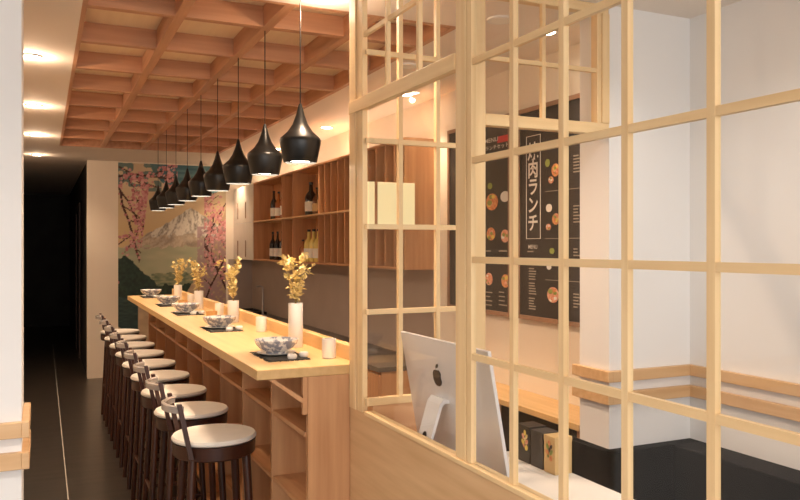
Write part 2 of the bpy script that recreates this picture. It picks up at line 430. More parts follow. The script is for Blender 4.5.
    fs = [(j*(nx+1)+i, j*(nx+1)+i+1, (j+1)*(nx+1)+i+1, (j+1)*(nx+1)+i) for j in range(nz) for i in range(nx)]
    mm = bpy.data.materials.new('mural_print'); mm.use_nodes = True
    a = mm.node_tree.nodes.new('ShaderNodeVertexColor'); a.layer_name = 'print'
    bb = mm.node_tree.nodes['Principled BSDF']; bb.inputs['Roughness'].default_value = 0.6
    mm.node_tree.links.new(a.outputs['Color'], bb.inputs['Base Color'])
    mb = MB().add(vs, fs)
    me = bpy.data.meshes.new('mural'); me.from_pydata([(x-x0, y-9.446, z) for x, y, z in mb.v], [], mb.f); me.materials.append(mm)
    at = me.color_attributes.new('print', 'FLOAT_COLOR', 'POINT')
    for k, cc in enumerate(cols): at.data[k].color = (*cc, 1)
    o = bpy.data.objects.new('mural', me); COL.objects.link(o); o.location = (x0, 9.446, 0)
    tag(o, 'full-height mural of a snowy mountain, cherry blossom and dark hills on the back wall', 'mural')
    MB().box(x0, x1, 9.4465, 9.4495, z0, z1).build('backing', M['label'], o)
make_mural()

# ------------------------------------------------------------------ bar counter
CT = 1.067
t = thing('bar_counter', (0.86, 2.66, 0), 'long pale oak bar counter with open cubbies facing the stools', 'bar counter')
MB().box(0.680, 1.062, 2.66, 7.22, CT-0.036, CT).build('countertop', M['top'], t, bevel=0.003)
MB().box(1.062, 1.10, 2.66, 7.22, CT-0.036, CT+0.055).build('upstand', M['top'], t, bevel=0.003)
MB().box(0.868, 1.028, 2.66, 2.685, 0, CT-0.036).build('end_panel', M['cab_z'], t)
MB().box(0.856, 1.028, 7.17, 7.195, 0, CT-0.036).build('end_panel', M['cab_z'], t)
MB().box(1.065, 1.085, 2.685, 7.195, 0, CT-0.036).build('back_panel', M['cab_z'], t)
for z in (0.818, 0.545, 0.27, 0.03):
    MB().box(0.862, 1.065, 2.685, 7.17, z-0.009, z+0.009).build('shelf', M['cab_y'], t)
for i in range(8):
    y = 3.11 + 0.508*i
    MB().box(0.858, 1.065, y, y+0.018, 0.0, CT-0.036).build('divider', M['cab_z'], t)
MB().prism([(0.722, CT-0.036), (0.742, CT-0.036), (0.850, 0.955), (0.850, 0.935)], 'y', 2.664, 2.682).box(0.850, 0.8675, 2.664, 2.682, 0.895, CT-0.036).build('bracket', M['cab_z'], t)

# ------------------------------------------------------------------ stools
def make_stool(x, y):
    t = thing('bar_stool', (x, y, 0), '', 'bar stool', 'bar stools along the counter')
    Z = 0.757
    MB().lathe([(0.0, -0.018), (0.158, -0.018), (0.165, -0.013), (0.1655, -0.006), (0.163, -0.003), (0.160, 0.002), (0.12, 0.006), (0, 0.007)], (x, y, Z), 40).build('seat_cushion', M['cushion'], t, smooth=True)
    MB().lathe([(0.0, -0.075), (0.155, -0.075), (0.160, -0.07), (0.162, -0.021), (0.0, -0.021)], (x, y, Z), 40).build('seat_frame', M['oldoak'], t, smooth=True)
    for sx in (-1, 1):
        for sy in (-1, 1):
            MB().tube([(x+sx*0.103, y+sy*0.103, Z-0.07), (x+sx*0.138, y+sy*0.138, 0.0)], [0.017, 0.013], 10).build('leg', M['oldoak'], t, smooth=True)
    for sx, sy in ((1, 0), (-1, 0), (0, 1), (0, -1)):
        q = 0.124; z = 0.27 if sx else 0.23
        p0_, p1_ = ((x+sx*q, y-q, z), (x+sx*q, y+q, z)) if sx else ((x-q, y+sy*q, z), (x+q, y+sy*q, z))
        MB().tube([p0_, p1_], 0.009, 8).build('stretcher', M['oldoak'], t, smooth=True)
    for sy in (-1, 1):
        MB().bar((x-0.112, y+sy*0.128, Z-0.06), (x-0.156, y+sy*0.122, 0.908), 0.018, 0.020).build('back_post', M['oldoak'], t)
    pts = []
    for k in range(15):
        a = -1.12+2.24*k/14
        pts.append((x-0.100-0.095*math.cos(a), y+0.126*math.sin(a), 0.886))
    r = MB(); n = len(pts); vs = []
    for i, p in enumerate(pts):
        q0 = Vector(pts[max(i-1, 0)]); q1 = Vector(pts[min(i+1, n-1)]); tt = (q1-q0).normalized(); nn = Vector((tt.y, -tt.x, 0))
        for dn, dz in ((-0.008, -0.016), (0.008, -0.016), (0.011, 0.006), (0.003, 0.012), (-0.008, 0.008)):
            vs.append(Vector(p)+nn*dn+Vector((0, 0, dz)))
    fs = [(i*5+j, i*5+(j+1)%5, (i+1)*5+(j+1)%5, (i+1)*5+j) for i in range(n-1) for j in range(5)] + [(0,1,2,3,4), tuple((n-1)*5+j for j in range(4, -1, -1))]
    r.add(vs, fs).build('back_rail', M['rail_gloss'], t, smooth=True, label='glossy curved back rail')
    return t
ORD = ['first', 'second', 'third', 'fourth', 'fifth', 'sixth', 'seventh', 'eighth', 'ninth']
st0 = make_stool(0.62, 3.10)
for i in range(9):
    s = st0 if i == 0 else copy_tree(st0)
    s.location = (0.62, 3.10+0.5185*i, 0)
    s['label'] = ('dark wood bar stool with round cream seat, ' +
        ('nearest the camera at the counter end' if i == 0 else 'farthest from the camera, beside the back wall' if i == 8 else f'{ORD[i]} from the near end of the counter'))

# ------------------------------------------------------------------ pendant lamps
def make_pendant(x, y, zb):
    t = thing('pendant_lamp', (x, y, zb), '', 'pendant lamp', 'black pendant lamps over the counter')
    prof = [(0.062, 0.0), (0.066, 0.004), (0.080, 0.075), (0.081, 0.088), (0.078, 0.096), (0.050, 0.122), (0.031, 0.150), (0.018, 0.185), (0.008, 0.222), (0.005, 0.232)]
    MB().lathe(prof + [(0.0, 0.232)], (x, y, zb), 36)
    vs = MB(); inner = [(r-0.002 if r > 0.01 else r*0.5, z) for r, z in prof]
    vs.lathe(list(reversed(inner)) + prof, (x, y, zb), 36)
    vs.f = [f for f in vs.f if len(f) == 4]
    vs.build('shade', M['black'], t, smooth=True)
    MB().lathe([(0, 0.010), (0.060, 0.010), (0.060, 0.013), (0, 0.013)], (x, y, zb), 28).build('bulb_diffuser', M['lens'], t)
    MB().tube([(x, y, zb+0.228), (x, y, CZ)], 0.0022, 6).build('cord', M['black'], t)
    spot('pendant_beam', (x, y, zb-0.004), PENDANT_W, 150, 0.8, t, radius=0.05)
    return t
p0 = make_pendant(0.92, 2.913, 1.831)
for i in range(9):
    s = p0 if i == 0 else copy_tree(p0)
    s.location = (0.918+0.0042*i, 2.913+0.548*i, 1.831)
    s['label'] = ('black pendant lamp with flared waist, ' +
        ('nearest the camera' if i == 0 else 'last of the row beside the mural' if i == 8 else f'{ORD[i]} in the row from the camera'))

# ------------------------------------------------------------------ things on the bar
def bowl(x, y, z, name='bowl', R=0.088):
    b = MB().lathe([(0.0, 0.004), (0.036, 0.004), (0.038, 0.0), (0.041, 0.0), (0.043, 0.010), (0.066, 0.026), (0.082, 0.047), (R, 0.068), (R-0.004, 0.069), (0.077, 0.048), (0.060, 0.028), (0.036, 0.014), (0.0, 0.012)], (x, y, z), 40); b.v = [(vx, vy, z+(vz-z)*0.82) for vx, vy, vz in b.v]
    return b
mats_at = [2.98, 4.08, 5.13, 5.92, 6.95]
for i, y in enumerate(mats_at):
    who = ['nearest the camera', 'second from the near end', 'third from the near end', 'fourth from the near end', 'at the far end of the counter'][i]
    rr = random.Random(i)
    mb = MB(); mb.box(0.780, 0.925, y-0.14, y+0.14, CT+0.0003, CT+0.003)
    for k in range(46):        # frayed edge
        yy = y-0.15+0.30*k/45+rr.uniform(-0.003, 0.003); e = rr.uniform(0.004, 0.016)
        mb.box(0.780-e, 0.780, yy, yy+0.003, CT+0.0003, CT+0.002); mb.box(0.925, 0.925+rr.uniform(0.004, 0.016), yy, yy+0.003, CT+0.0003, CT+0.002)
    for k in range(24):
        xx = 0.780+0.142*k/23; e = rr.uniform(0.004, 0.018)
        mb.box(xx, xx+0.003, y-0.14-e, y-0.14, CT+0.0003, CT+0.002)
    single('placemat', mb, M['matblack'], (0.86, y, CT), f'black frayed placemat on the counter, {who}', 'placemat', 'black placemats')
    single('saucer', MB().lathe([(0, 0), (0.055, 0), (0.078, 0.008), (0.077, 0.0095), (0.054, 0.003), (0, 0.003)], (0.852, y+0.04, CT+0.0032), 36), M['porcelain'], (0.852, y+0.04, CT+0.0032), f'white saucer under the patterned bowl {who}', 'saucer', 'white saucers', smooth=True)
    single('bowl', bowl(0.852, y+0.04, CT+0.0065), M['bowl'], (0.852, y+0.04, CT+0.0065), f'white and grey patterned bowl on the counter, {who}', 'bowl', 'patterned bowls', smooth=True)
    for j, (dx, dy) in enumerate(((0.008, -0.115), (0.068, -0.075))):
        lab = ['left', 'right'][j]
        single('chopstick_rest', MB().lathe([(0, 0), (0.016, 0), (0.019, 0.006), (0.019, 0.013), (0.015, 0.018), (0, 0.018)], (0.862+dx, y+dy, CT+0.0032), 16), M['porcelain'], (0.862+dx, y+dy, CT+0.0032), f'{lab} small white ceramic rest beside the patterned bowl {who}', 'chopstick rest', 'white ceramic rests', smooth=True)
for i in range(4):
    y = 2.845+1.03*i
    who = ['near end', 'second vase', 'third vase', 'fourth vase'][i]
    lab = ['nearest the camera, alone at the counter end', 'standing left of the tall vase', 'second from the far end', 'farthest along the counter'][i]
    t = MB().lathe([(0, 0), (0.025, 0), (0.0275, 0.004), (0.0275, 0.075), (0.0255, 0.075), (0.0245, 0.008), (0, 0.008)], (1.013, y, CT+0.0004), 28)
    single('cup', t, M['porcelain'], (1.013, y, CT), f'white straight-sided cup, {lab}', 'cup', 'white cups', smooth=True)
for i, y in enumerate((4.58, 5.6)):
    t = MB().lathe([(0, 0), (0.024, 0), (0.030, 0.01), (0.033, 0.055), (0.031, 0.055), (0.028, 0.01), (0, 0.008)], (0.90, y, CT+0.0004), 24)
    single('cup', t, M['amberglass'], (0.90, y, CT), ['nearer', 'farther'][i]+' amber glazed cup standing between two patterned bowls', 'cup', 'amber cups', smooth=True)

def spray(x, y, z, hgt, seed, spread=0.05):
    r = random.Random(seed); st = MB(); lf = MB()
    for k in range(9):
        a = r.uniform(0, 2*PI); sp = spread*r.uniform(0.3, 1.2); hh = hgt*r.uniform(0.62, 0.95)
        pts = []
        for q in range(6):
            f = q/5; pts.append((x+math.cos(a)*sp*f**1.5+math.sin(f*9+k)*0.003, y+math.sin(a)*sp*f**1.5, z-0.012+(hh+0.012)*f))
        st.tube(pts, [0.0017*(1-0.6*q/5) for q in range(6)], 5)
        for q in range(17):
            f = r.uniform(0.15, 1.0); i0 = min(4, int(f*5)); g_ = f*5-i0
            p = Vector(pts[i0]).lerp(Vector(pts[i0+1]), g_)
            d = Vector((r.uniform(-1, 1), r.uniform(-1, 1), r.uniform(-0.35, 1.0))).normalized(); ln = r.uniform(0.024, 0.044); wd = ln*0.36
            sd = d.cross(Vector((0.3, 0.2, 1))).normalized()*wd; up = sd.cross(d).normalized()*wd*0.35
            lf.add([p, p+d*ln*0.45+sd+up, p+d*ln, p+d*ln*0.45-sd+up, p+d*ln*0.5], [(0, 1, 4), (1, 2, 4), (2, 3, 4), (3, 0, 4)])
    return st, lf
for i, (x, y, vh, vr, hh) in enumerate(((0.992, 3.215, 0.19, 0.032, 0.235), (0.992, 4.42, 0.125, 0.032, 0.245), (0.992, 5.50, 0.125, 0.032, 0.24), (0.992, 6.42, 0.125, 0.032, 0.22))):
    lab = ['tall white cylindrical vase nearest the camera', 'white vase second along the counter', 'white vase third along the counter', 'white vase farthest along the counter'][i]
    mb = MB().lathe([(0, 0), (vr-0.002, 0), (vr, 0.003), (vr, vh), (vr-0.004, vh), (vr-0.004, 0.006), (0, 0.006)], (x, y, CT+0.0004), 28)
    single('vase', mb, M['porcelain'], (x, y, CT), lab, 'vase', 'white cylindrical vases', smooth=True)
    st, lf = spray(x, y, CT+vh, hh, 20+i, 0.062 if i == 0 else 0.085)
    br = thing('branch_spray', (x, y, CT+vh-0.012), 'spray of golden leaves standing in the '+lab, 'flowers', 'golden leaf sprays')
    st.build('stems', M['stem'], br); lf.build('leaves', M['gilt'], br)

# ------------------------------------------------------------------ wall cabinets above the back bar
CF, CB, C0, C1, CM = 2.12, XW, 1.352, 2.21, 1.778
t = thing('wall_cabinet', (CB, 4.5, C0), 'long open wooden wall cabinet with slatted wine compartments and bottle shelves', 'wall cabinet')
MB().box(CB-0.012, CB-0.001, 4.515, 8.45, C0+0.016, C1-0.016).build('back_panel', M['cab_z'], t)
MB().box(CF, CB-0.001, 4.515, 8.45, C0, C0+0.016).build('bottom_panel', M['cab_y'], t)
MB().box(CF, CB-0.001, 4.515, 8.45, C1-0.016, C1).build('top_panel', M['cab_y'], t)
MB().box(CF-0.004, CB-0.012, 4.515, 8.45, CM-0.007, CM+0.007).build('shelf', M['oak_y'], t)
MB().box(CF, CB-0.001, 4.5, 4.515, C0, C1).build('end_panel', M['cab_z'], t)
for y in [8.44, 7.33, 6.98, 6.23] + [4.67+0.156*k for k in range(10)]:
    MB().box(CF+0.002, CB-0.012, y-0.007, y+0.007, C0+0.016, C1-0.016).build('divider', M['cab_z'], t)
t = thing('wall_cupboard', (CB, 8.46, C0), 'pale four-door wall cupboard beside the mural', 'cupboard')
MB().box(CF+0.018, CB-0.001, 8.46, 9.43, C0, C1).build('carcass', M['porcelain'], t)
m_door = noisy('pale_ash', (0.84, 0.78, 0.68), (0.88, 0.82, 0.72), (14, 14, 0.9), 2.2, 0.5)
for a, (y0, y1) in enumerate(((8.465, 8.942), (8.948, 9.425))):
    for z0, z1 in ((C0+0.004, CM-0.004), (CM+0.004, C1-0.004)):
        d = MB().box(CF, CF+0.017, y0, y1, z0, z1).build('door', m_door, t, bevel=0.001)
        yh = 8.79 if a == 0 else 9.18; zh = 0.05 if z0 > 1.7 else 0.03
        MB().box(CF-0.008, CF, yh, yh+0.014, z0+zh, z0+zh+0.19).build('handle', M['bframe'], d)

# bottles
def bottle(x, y, z, h, r, m_, label, group, lab=True, labcol=None, round_label=False):
    t = thing('bottle', (x, y, z), label, 'bottle', group)
    MB().lathe([(0, 0), (r*0.95, 0), (r, 0.006), (r, h*0.55), (r*0.8, h*0.64), (r*0.36, h*0.74), (r*0.30, h*0.94), (0, h*0.94)], (x, y, z), 16).build('glass_body', m_, t, smooth=True)
    MB().lathe([(0, 0), (r*0.36, 0), (r*0.36, h*0.07), (0, h*0.07)], (x, y, z+h*0.935), 12).build('cap', M['black'], t)
    if lab: MB().lathe([(r*1.01, h*0.12), (r*1.03, h*0.13), (r*1.03, h*(0.40)), (r*1.01, h*0.41)], (x, y, z), 16).build('paper_label', labcol or M['label'], t)
    return t
zt, zb_ = CM+0.0071, C0+0.0161
G1, G2, G3, G4 = 'bottles on the upper left shelf', 'bottles on the upper right shelf', 'dark bottles on the lower left shelf', 'bottles on the lower right shelf'
bottle(2.19, 7.86, zt, 0.30, 0.036, M['b_green'], 'dark bottle with white label, left of three on the upper shelf', G1)
bottle(2.19, 7.68, zt, 0.28, 0.036, M['b_amber'], 'orange bottle with white label on the upper shelf', G1)
bottle(2.19, 7.50, zt, 0.31, 0.036, M['b_amber'], 'orange bottle against the divider on the upper shelf', G1)
bottle(2.20, 6.66, zt, 0.30, 0.055, M['b_green'], 'broad black bottle with white label on the upper shelf', G2)
bottle(2.20, 6.48, zt, 0.24, 0.045, M['b_brown'], 'short brown bottle beside the broad black bottle', G2, labcol=M['kraft'])
bottle(2.20, 6.34, zt, 0.31, 0.045, M['b_brown'], 'tall brown bottle at the right of the upper shelf', G2, labcol=M['kraft'])
for k, (x, y) in enumerate(((2.19, 7.90), (2.19, 7.72), (2.19, 7.54), (2.28, 7.66))):
    bottle(x, y, zb_, 0.29 if k != 3 else 0.33, 0.034, M['b_green'], ['leftmost dark bottle on the lower left shelf', 'middle dark bottle on the lower left shelf', 'rightmost dark bottle in front on the lower left shelf', 'taller dark bottle at the back of the lower left shelf'][k], G3)
bottle(2.20, 6.90, zb_, 0.20, 0.034, M['b_amber'], 'small amber bottle alone at the left of the lower right shelf', G4, lab=False)
for k, y in enumerate((6.72, 6.58, 6.45, 6.32)):
    bottle(2.20, y, zb_, 0.29, 0.046, M['b_gold'], ORD[k]+' from the left of the four golden bottles on the lower shelf', G4)

# ------------------------------------------------------------------ back worktop and cupboards
WT = 0.735
t = thing('base_cabinet', (XW, 4.48, 0), 'run of wooden base cabinets against the wall behind the bar', 'base cabinet')
MB().box(1.95, XW-0.001, 4.49, 9.44, 0.08, WT-0.03).build('carcass', M['cab_z'], t)
MB().box(2.0, XW-0.001, 4.52, 9.44, 0.0, 0.08).build('plinth', M['black'], t)
for k in range(10):
    y0 = 4.495+0.494*k
    d = MB().box(1.934, 1.949, y0+0.003, y0+0.491, 0.09, WT-0.05).build('door', M['cab_z'], t)
    MB().box(1.92, 1.934, y0+0.18, y0+0.31, WT-0.10, WT-0.09).build('handle', M['black'], d)
single('worktop', MB().box(1.924, XW-0.007, 4.48, 9.443, WT-0.03, WT), M['stone'], (XW, 4.48, WT), 'dark worktop lying on the cabinets behind the bar', 'worktop')
tp = MB().tube([(2.20, 8.35, WT), (2.20, 8.35, WT+0.30), (2.195, 8.35, WT+0.325), (2.17, 8.35, WT+0.335), (2.13, 8.35, WT+0.325)], 0.011, 10)
tp.lathe([(0, 0), (0.025, 0), (0.022, 0.02), (0, 0.02)], (2.20, 8.35, WT), 16)
single('tap', tp, M['stool_metal'], (2.20, 8.35, WT), 'tall slender metal tap on the back worktop', 'tap', smooth=True)
single('tray', MB().box(2.02, 2.30, 8.55, 9.15, WT, WT+0.006).box(2.02, 2.03, 8.55, 9.15, WT+0.006, WT+0.03).box(2.29, 2.30, 8.55, 9.15, WT+0.006, WT+0.03).box(2.03, 2.29, 8.55, 8.56, WT+0.006, WT+0.03).box(2.03, 2.29, 9.14, 9.15, WT+0.006, WT+0.03), M['black'], (2.02, 8.55, WT), 'black tray on the back worktop below the pale cupboard', 'tray')

# lit paper box on the near end of the wall cabinets
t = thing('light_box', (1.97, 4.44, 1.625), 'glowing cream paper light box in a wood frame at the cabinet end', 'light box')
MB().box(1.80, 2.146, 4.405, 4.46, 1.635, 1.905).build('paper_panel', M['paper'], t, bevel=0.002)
MB().box(1.868, 1.886, 4.40, 4.405, 1.635, 1.905).build('divider', M['cab_z'], t)
MB().box(1.795, 2.15, 4.40, 4.465, 1.625, 1.635).build('frame', M['red_x'], t)
MB().box(2.10, 2.146, 4.46, 4.4995, 1.70, 1.80).build('bracket', M['black'], t)

# ------------------------------------------------------------------ wall shelf and menu boards
t = thing('wall_shelf', (2.1, 2.72, 0.70), 'long low pale oak shelf counter under the menu boards', 'shelf')
MB().box(2.105, XW-0.001, 2.70, 4.1, 0.70, 0.728).build('shelf_top', M['top'], t, bevel=0.002)
for y in (2.72, 3.4, 4.07):
    MB().box(2.13, 2.155, y, y+0.025, 0, 0.70).build('leg', M['cab_z'], t)
struct('wall_shelf_shade', MB().box(XW-0.008, XW-0.001, 2.70, 4.3, 0.0, 0.68), M['dark_wall'])  # dark sheet on the wall standing in for the shade under the shelf

def board_xyz(u, v, X):
    r = math.tan(YAW+math.atan((u-400)/F)); Y = X/r
    d = X*math.sin(YAW)+Y*math.cos(YAW)
    return Y, H-(v-247)*d/F
XB = XW-0.026
def make_board(y0, y1, label):
    t = thing('menu_board', (XW, (y0+y1)/2, 1.115), label, 'menu board', 'menu boards on the wall')
    z0, z1 = 1.115, 2.237; f = MB(); wv = 0.022
    f.box(XW-0.032, XW-0.001, y0, y1, z0, z0+wv).box(XW-0.032, XW-0.001, y0, y1, z1-wv, z1).box(XW-0.032, XW-0.001, y0, y0+wv, z0+wv, z1-wv).box(XW-0.032, XW-0.001, y1-wv, y1, z0+wv, z1-wv)
    f.build('frame', M['bframe'], t)
    MB().box(XW-0.024, XW-0.002, y0+wv, y1-wv, z0+wv, z1-wv).build('panel', M['board'], t)
    return t
def flat(t, name, items, mt, label=None):
    """items drawn on the board face: ('r',yl,yr,z0,z1) rectangles, ('e',y,z,ry,rz) ellipses, ('t',text,y,z,size,sx)"""
    mb = MB(); x = XB-0.0006
    for it in items:
        if it[0] == 'r': mb.box(x-0.0008, x+0.0015, it[1], it[2], it[3], it[4])
        elif it[0] == 'e':
            _, y, z, ry, rz = it; n = 18; pts = [(y+ry*math.cos(2*PI*k/n), z+rz*math.sin(2*PI*k/n)) for k in range(n)]
            mb.prism(pts, 'x', x-0.0008, x+0.0015)
        else:
            vs, fs = text_mesh(it[1], it[4], 0.022 if it[4] > 0.08 else 0.004); sx = it[5] if len(it) > 5 else 1
            mb.add([(x-0.0012, it[2]-p[0]*sx, it[3]+p[1]) for p in vs], fs)
    o = mb.build(name, mt, t)
    if label: o['label'] = label
    return o
def lines(u, v, du, n, dv=4.2, w=None):
    out = []; r = random.Random(int(u*7+v))
    for k in range(n):
        y, z = board_xyz(u, v+k*dv, XB); y2, _ = board_xyz(u+du*r.uniform(0.55, 1.0), v, XB)
        out.append(('r', y2, y, z-0.003, z+0.003))
    return out
def el(u, v, ru, rv):
    y, z = board_xyz(u, v, XB); y2, z2 = board_xyz(u+ru, v+rv, XB)
    return ('e', y, z, abs(y-y2), abs(z-z2))
# left board
A = make_board(3.585, 4.31, 'left black menu board with food pictures on the wall')
def tx(s, u, v, size, sx=1):
    y, z = board_xyz(u, v, XB); return ('t', s, y, z, size, sx)
flat(A, 'menu_heading', [tx('MENU', 491.5, 140.5, 0.036, 1.5), tx('ランチセット', 497, 147, 0.028, 1.5)], M['chalk'])
hd = flat(A, 'red_heading', [('r', board_xyz(508, 138, XB)[0], board_xyz(497.5, 138, XB)[0], board_xyz(503, 142, XB)[1], board_xyz(503, 135.5, XB)[1])], M['red'])
def dish(t, u, v, ru, rv, m1='f_orange', m2='f_pink', m3='f_green'):
    o = flat(t, 'food_picture', [el(u, v, ru, rv)], M[m1])
    return o
def dishes(t, spots):
    for u, v, ru, rv, kind in spots:
        r = random.Random(int(u*31+v)); cols = {'o': ['f_orange', 'f_pink', 'f_yellow', 'f_green'], 'p': ['f_pink', 'f_orange', 'chalk', 'f_green'], 'e': ['chalk'], 'g': ['f_green', 'f_yellow']}[kind]
        y, z = board_xyz(u, v, XB); e0 = el(u, v, ru, rv)
        mb = MB(); o = flat(t, 'food_picture', [e0], M[cols[0]])
        if kind in 'op':
            for q in range(7):
                mname = cols[(q+1) % len(cols)]; a = r.uniform(0, 2*PI); k = r.uniform(0.2, 0.75)
                yy, zz = e0[1]+math.cos(a)*e0[3]*k, e0[2]+math.sin(a)*e0[4]*k
                x = XB-0.0024-0.0003*q; n = 10; rr = r.uniform(0.18, 0.42)
                MB().prism([(yy+e0[3]*rr*math.cos(2*PI*h/n), zz+e0[4]*rr*0.8*math.sin(2*PI*h/n)) for h in range(n)], 'x', x, x+0.001).build('garnish', M[mname], o)
dishes(A, ((492, 202, 6.0, 8, 'o'), (505, 196.5, 4.5, 5, 'e'), (490, 186, 2.2, 3, 'g'), (491, 234, 4.2, 6.5, 'o'), (505, 236, 4, 6.5, 'p'), (489, 279, 3.6, 6.5, 'p'), (505.5, 281, 4, 7, 'o'), (470, 200, 5, 8, 'p'), (470, 236, 5, 8, 'o'), (472, 281, 5, 8, 'o')))
flat(A, 'menu_text', lines(486, 251, 8, 1)+lines(499, 251, 8, 1)+lines(486, 292, 7, 4)+lines(499, 292, 8, 4)+lines(466, 292, 8, 4)+lines(466, 251, 8, 1), M['chalk_dim'])
# right board
B = make_board(2.83, 3.52, 'right black menu board with a tall boxed vertical title')
yl, zt1 = board_xyz(526.3, 137, XB); yr, _ = board_xyz(540.5, 137, XB); _, zb1 = board_xyz(526.3, 239, XB)
e = 0.0028
flat(B, 'title_box', [('r', yr, yl, zb1, zb1+e), ('r', yr, yl, zt1-e, zt1), ('r', yl-e, yl, zb1+e, zt1-e), ('r', yr, yr+e, zb1+e, zt1-e)], M['chalk'])
ch = []
for s_, v in zip('焼肉ランチ', (152.5, 170.5, 188, 206, 224)): ch.append(tx(s_, 533.2, v, 0.098, 1.0))
flat(B, 'title_lettering', ch, M['chalk'])
hl = []
for v in (192, 239, 280):
    y1, z1 = board_xyz(545.5, v, XB); hl.append(('r', 2.87, y1, z1, z1+0.003))
flat(B, 'divider_lines', hl, M['chalk_dim'])
dishes(B, ((547.5, 163, 2.2, 3.6, 'g'), (555.5, 170, 3.8, 6, 'o'), (551, 180, 2.4, 3.2, 'p'), (549, 208, 2.9, 3.9, 'e'), (556, 219, 3.8, 5.6, 'o'), (548.5, 227, 2.4, 3.2, 'p'), (552, 251, 2.4, 3, 'g'), (549, 267, 2.2, 2.8, 'e'), (553, 295, 5.8, 8.5, 'p')))
flat(B, 'menu_text', lines(527.5, 251.5, 10, 1)+lines(529, 268.5, 7, 5, 2.6)+lines(529, 283, 8.5, 5, 2.6)+lines(529, 298, 7.5, 5, 2.6)+lines(573.5, 156, 7, 6, 3.2)+lines(573.5, 206, 7, 6, 3.2)+lines(573.5, 249, 7, 3, 3.2)+lines(573.5, 294, 7, 5, 3.2), M['chalk_dim'])
flat(B, 'menu_heading', [tx('MENU', 533, 247.0, 0.03, 1.0)], M['chalk'])

# ------------------------------------------------------------------ bench in the front room
t = thing('corner_bench', (2.2, 2.0, 0), 'black leather corner bench against the white walls', 'bench')
MB().box(2.39, 2.5435, -1.0, 2.44, 0.0, 0.674).build('backrest', M['leather_cap'], t, bevel=0.006)
MB().box(2.06, 2.102, 2.44, 2.712, 0.0, 0.672).box(2.06, 2.39, 2.44, 2.4995, 0.0, 0.672).box(2.39, 2.5435, 2.44, 2.4995, 0.0, 0.672).build('end_backrest', M['leather'], t)
MB().box(1.98, 2.39, -1.0, 2.44, 0.12, 0.44).build('seat', M['leather'], t, bevel=0.015)
MB().box(2.02, 2.37, -0.95, 2.40, 0.0, 0.12).build('plinth', M['black'], t)

# ------------------------------------------------------------------ cashier desk
DZ = 0.72
t = thing('cash_desk', (1.07, 1.4, 0), 'white-topped cashier desk behind the lattice partition', 'desk')
MB().box(1.056, 1.66, 0.5, 2.495, DZ-0.03, DZ).build('desk_top', M['whitetop'], t, bevel=0.003)
MB().box(1.60, 1.62, 0.55, 2.45, 0.0, DZ-0.03).build('front_panel', M['cab_z'], t)
for y in (0.52, 1.5, 2.46):
    MB().box(1.07, 1.60, y, y+0.02, 0.0, DZ-0.03).build('side_panel', M['cab_z'], t)

# all-in-one computer seen from behind
XT, ZT = 1.118, 1.205
ya, yb = XT/0.608, XT/0.465        # near and far edges
tilt = math.radians(10.3)
t = thing('computer', (1.14, (ya+yb)/2, DZ), 'silver all-in-one computer seen from behind on the cashier desk', 'computer')
up = Vector((-math.sin(tilt), 0, math.cos(tilt))); nb = Vector((-math.cos(tilt), 0, -math.sin(tilt)))   # up the panel, out of its back
top = Vector((XT, 0, ZT)); hgt = 0.43
def P(s_, y, o_): q = top - up*s_ + nb*o_; return (q.x, y, q.z)
sh = MB(); rows = []
ny, ns = 14, 10
for j in range(ns+1):
    for i in range(ny+1):
        fy, fs_ = i/ny, j/ns; bulge = 0.020*(1-(2*fy-1)**4)*(1-(2*fs_-1)**4)
        rows.append(P(hgt*fs_, ya+(yb-ya)*fy, bulge))
fcs = [(j*(ny+1)+i, j*(ny+1)+i+1, (j+1)*(ny+1)+i+1, (j+1)*(ny+1)+i) for j in range(ns) for i in range(ny)]
sh.add(rows, fcs)
sh.build('back_shell', M['alu'], t, smooth=True)
ed = MB()
def slab(s0, s1, y0, y1, o0, o1):
    vs = [P(s0,y0,o0),P(s1,y0,o0),P(s1,y1,o0),P(s0,y1,o0),P(s0,y0,o1),P(s1,y0,o1),P(s1,y1,o1),P(s0,y1,o1)]
    ed.add(vs, [(0,3,2,1),(4,5,6,7),(0,1,5,4),(1,2,6,5),(2,3,7,6),(3,0,4,7)])
slab(-0.004, hgt+0.004, ya-0.004, yb+0.004, -0.012, -0.0005)
ed.build('edge_frame', M['aluw'], t, bevel=0.002)
ed = MB(); slab(0.012, hgt-0.075, ya+0.012, yb-0.012, -0.0145, -0.012); ed.build('screen', M['screen'], t)
yc = (ya+yb)/2
# fruit mark: body, bite and leaf
lg = MB(); pts = []
for k in range(40):
    a = 2*PI*k/40; r = 1.0
    px = math.sin(a); pz = math.cos(a)
    rr = 1-0.16*math.exp(-((a if a < PI else 2*PI-a)/0.32)**2)-0.07*math.exp(-(abs(a-PI)/0.3)**2)
    px *= rr*0.95; pz *= rr
    pts.append([px, pz])
for p in pts:                                    # the bite
    dx, dz = p[0]-1.22, p[1]-0.12; dd = math.hypot(dx, dz)
    if dd < 0.5: p[0] = 1.22+dx/dd*0.5; p[1] = 0.12+dz/dd*0.5
cy, cs, R_ = yc+0.012, 0.112, 0.028
def onback(px, pz, o_=0.0215): return P(cs-pz*R_, cy-px*R_, o_)
n = len(pts)
lg.add([onback(*p, 0.016) for p in pts]+[onback(*p, 0.0222) for p in pts], [tuple(range(n, 2*n))]+[(k, (k+1)%n, (k+1)%n+n, k+n) for k in range(n)])
lf = [(0.02, 1.08), (0.08, 1.38), (0.34, 1.62), (0.32, 1.36), (0.16, 1.14)]
lg.add([onback(*p, 0.016) for p in lf]+[onback(*p, 0.0222) for p in lf], [tuple(range(5, 10))]+[(k, (k+1)%5, (k+1)%5+5, k+5) for k in range(5)])
lg.build('logo', M['logo'], t)
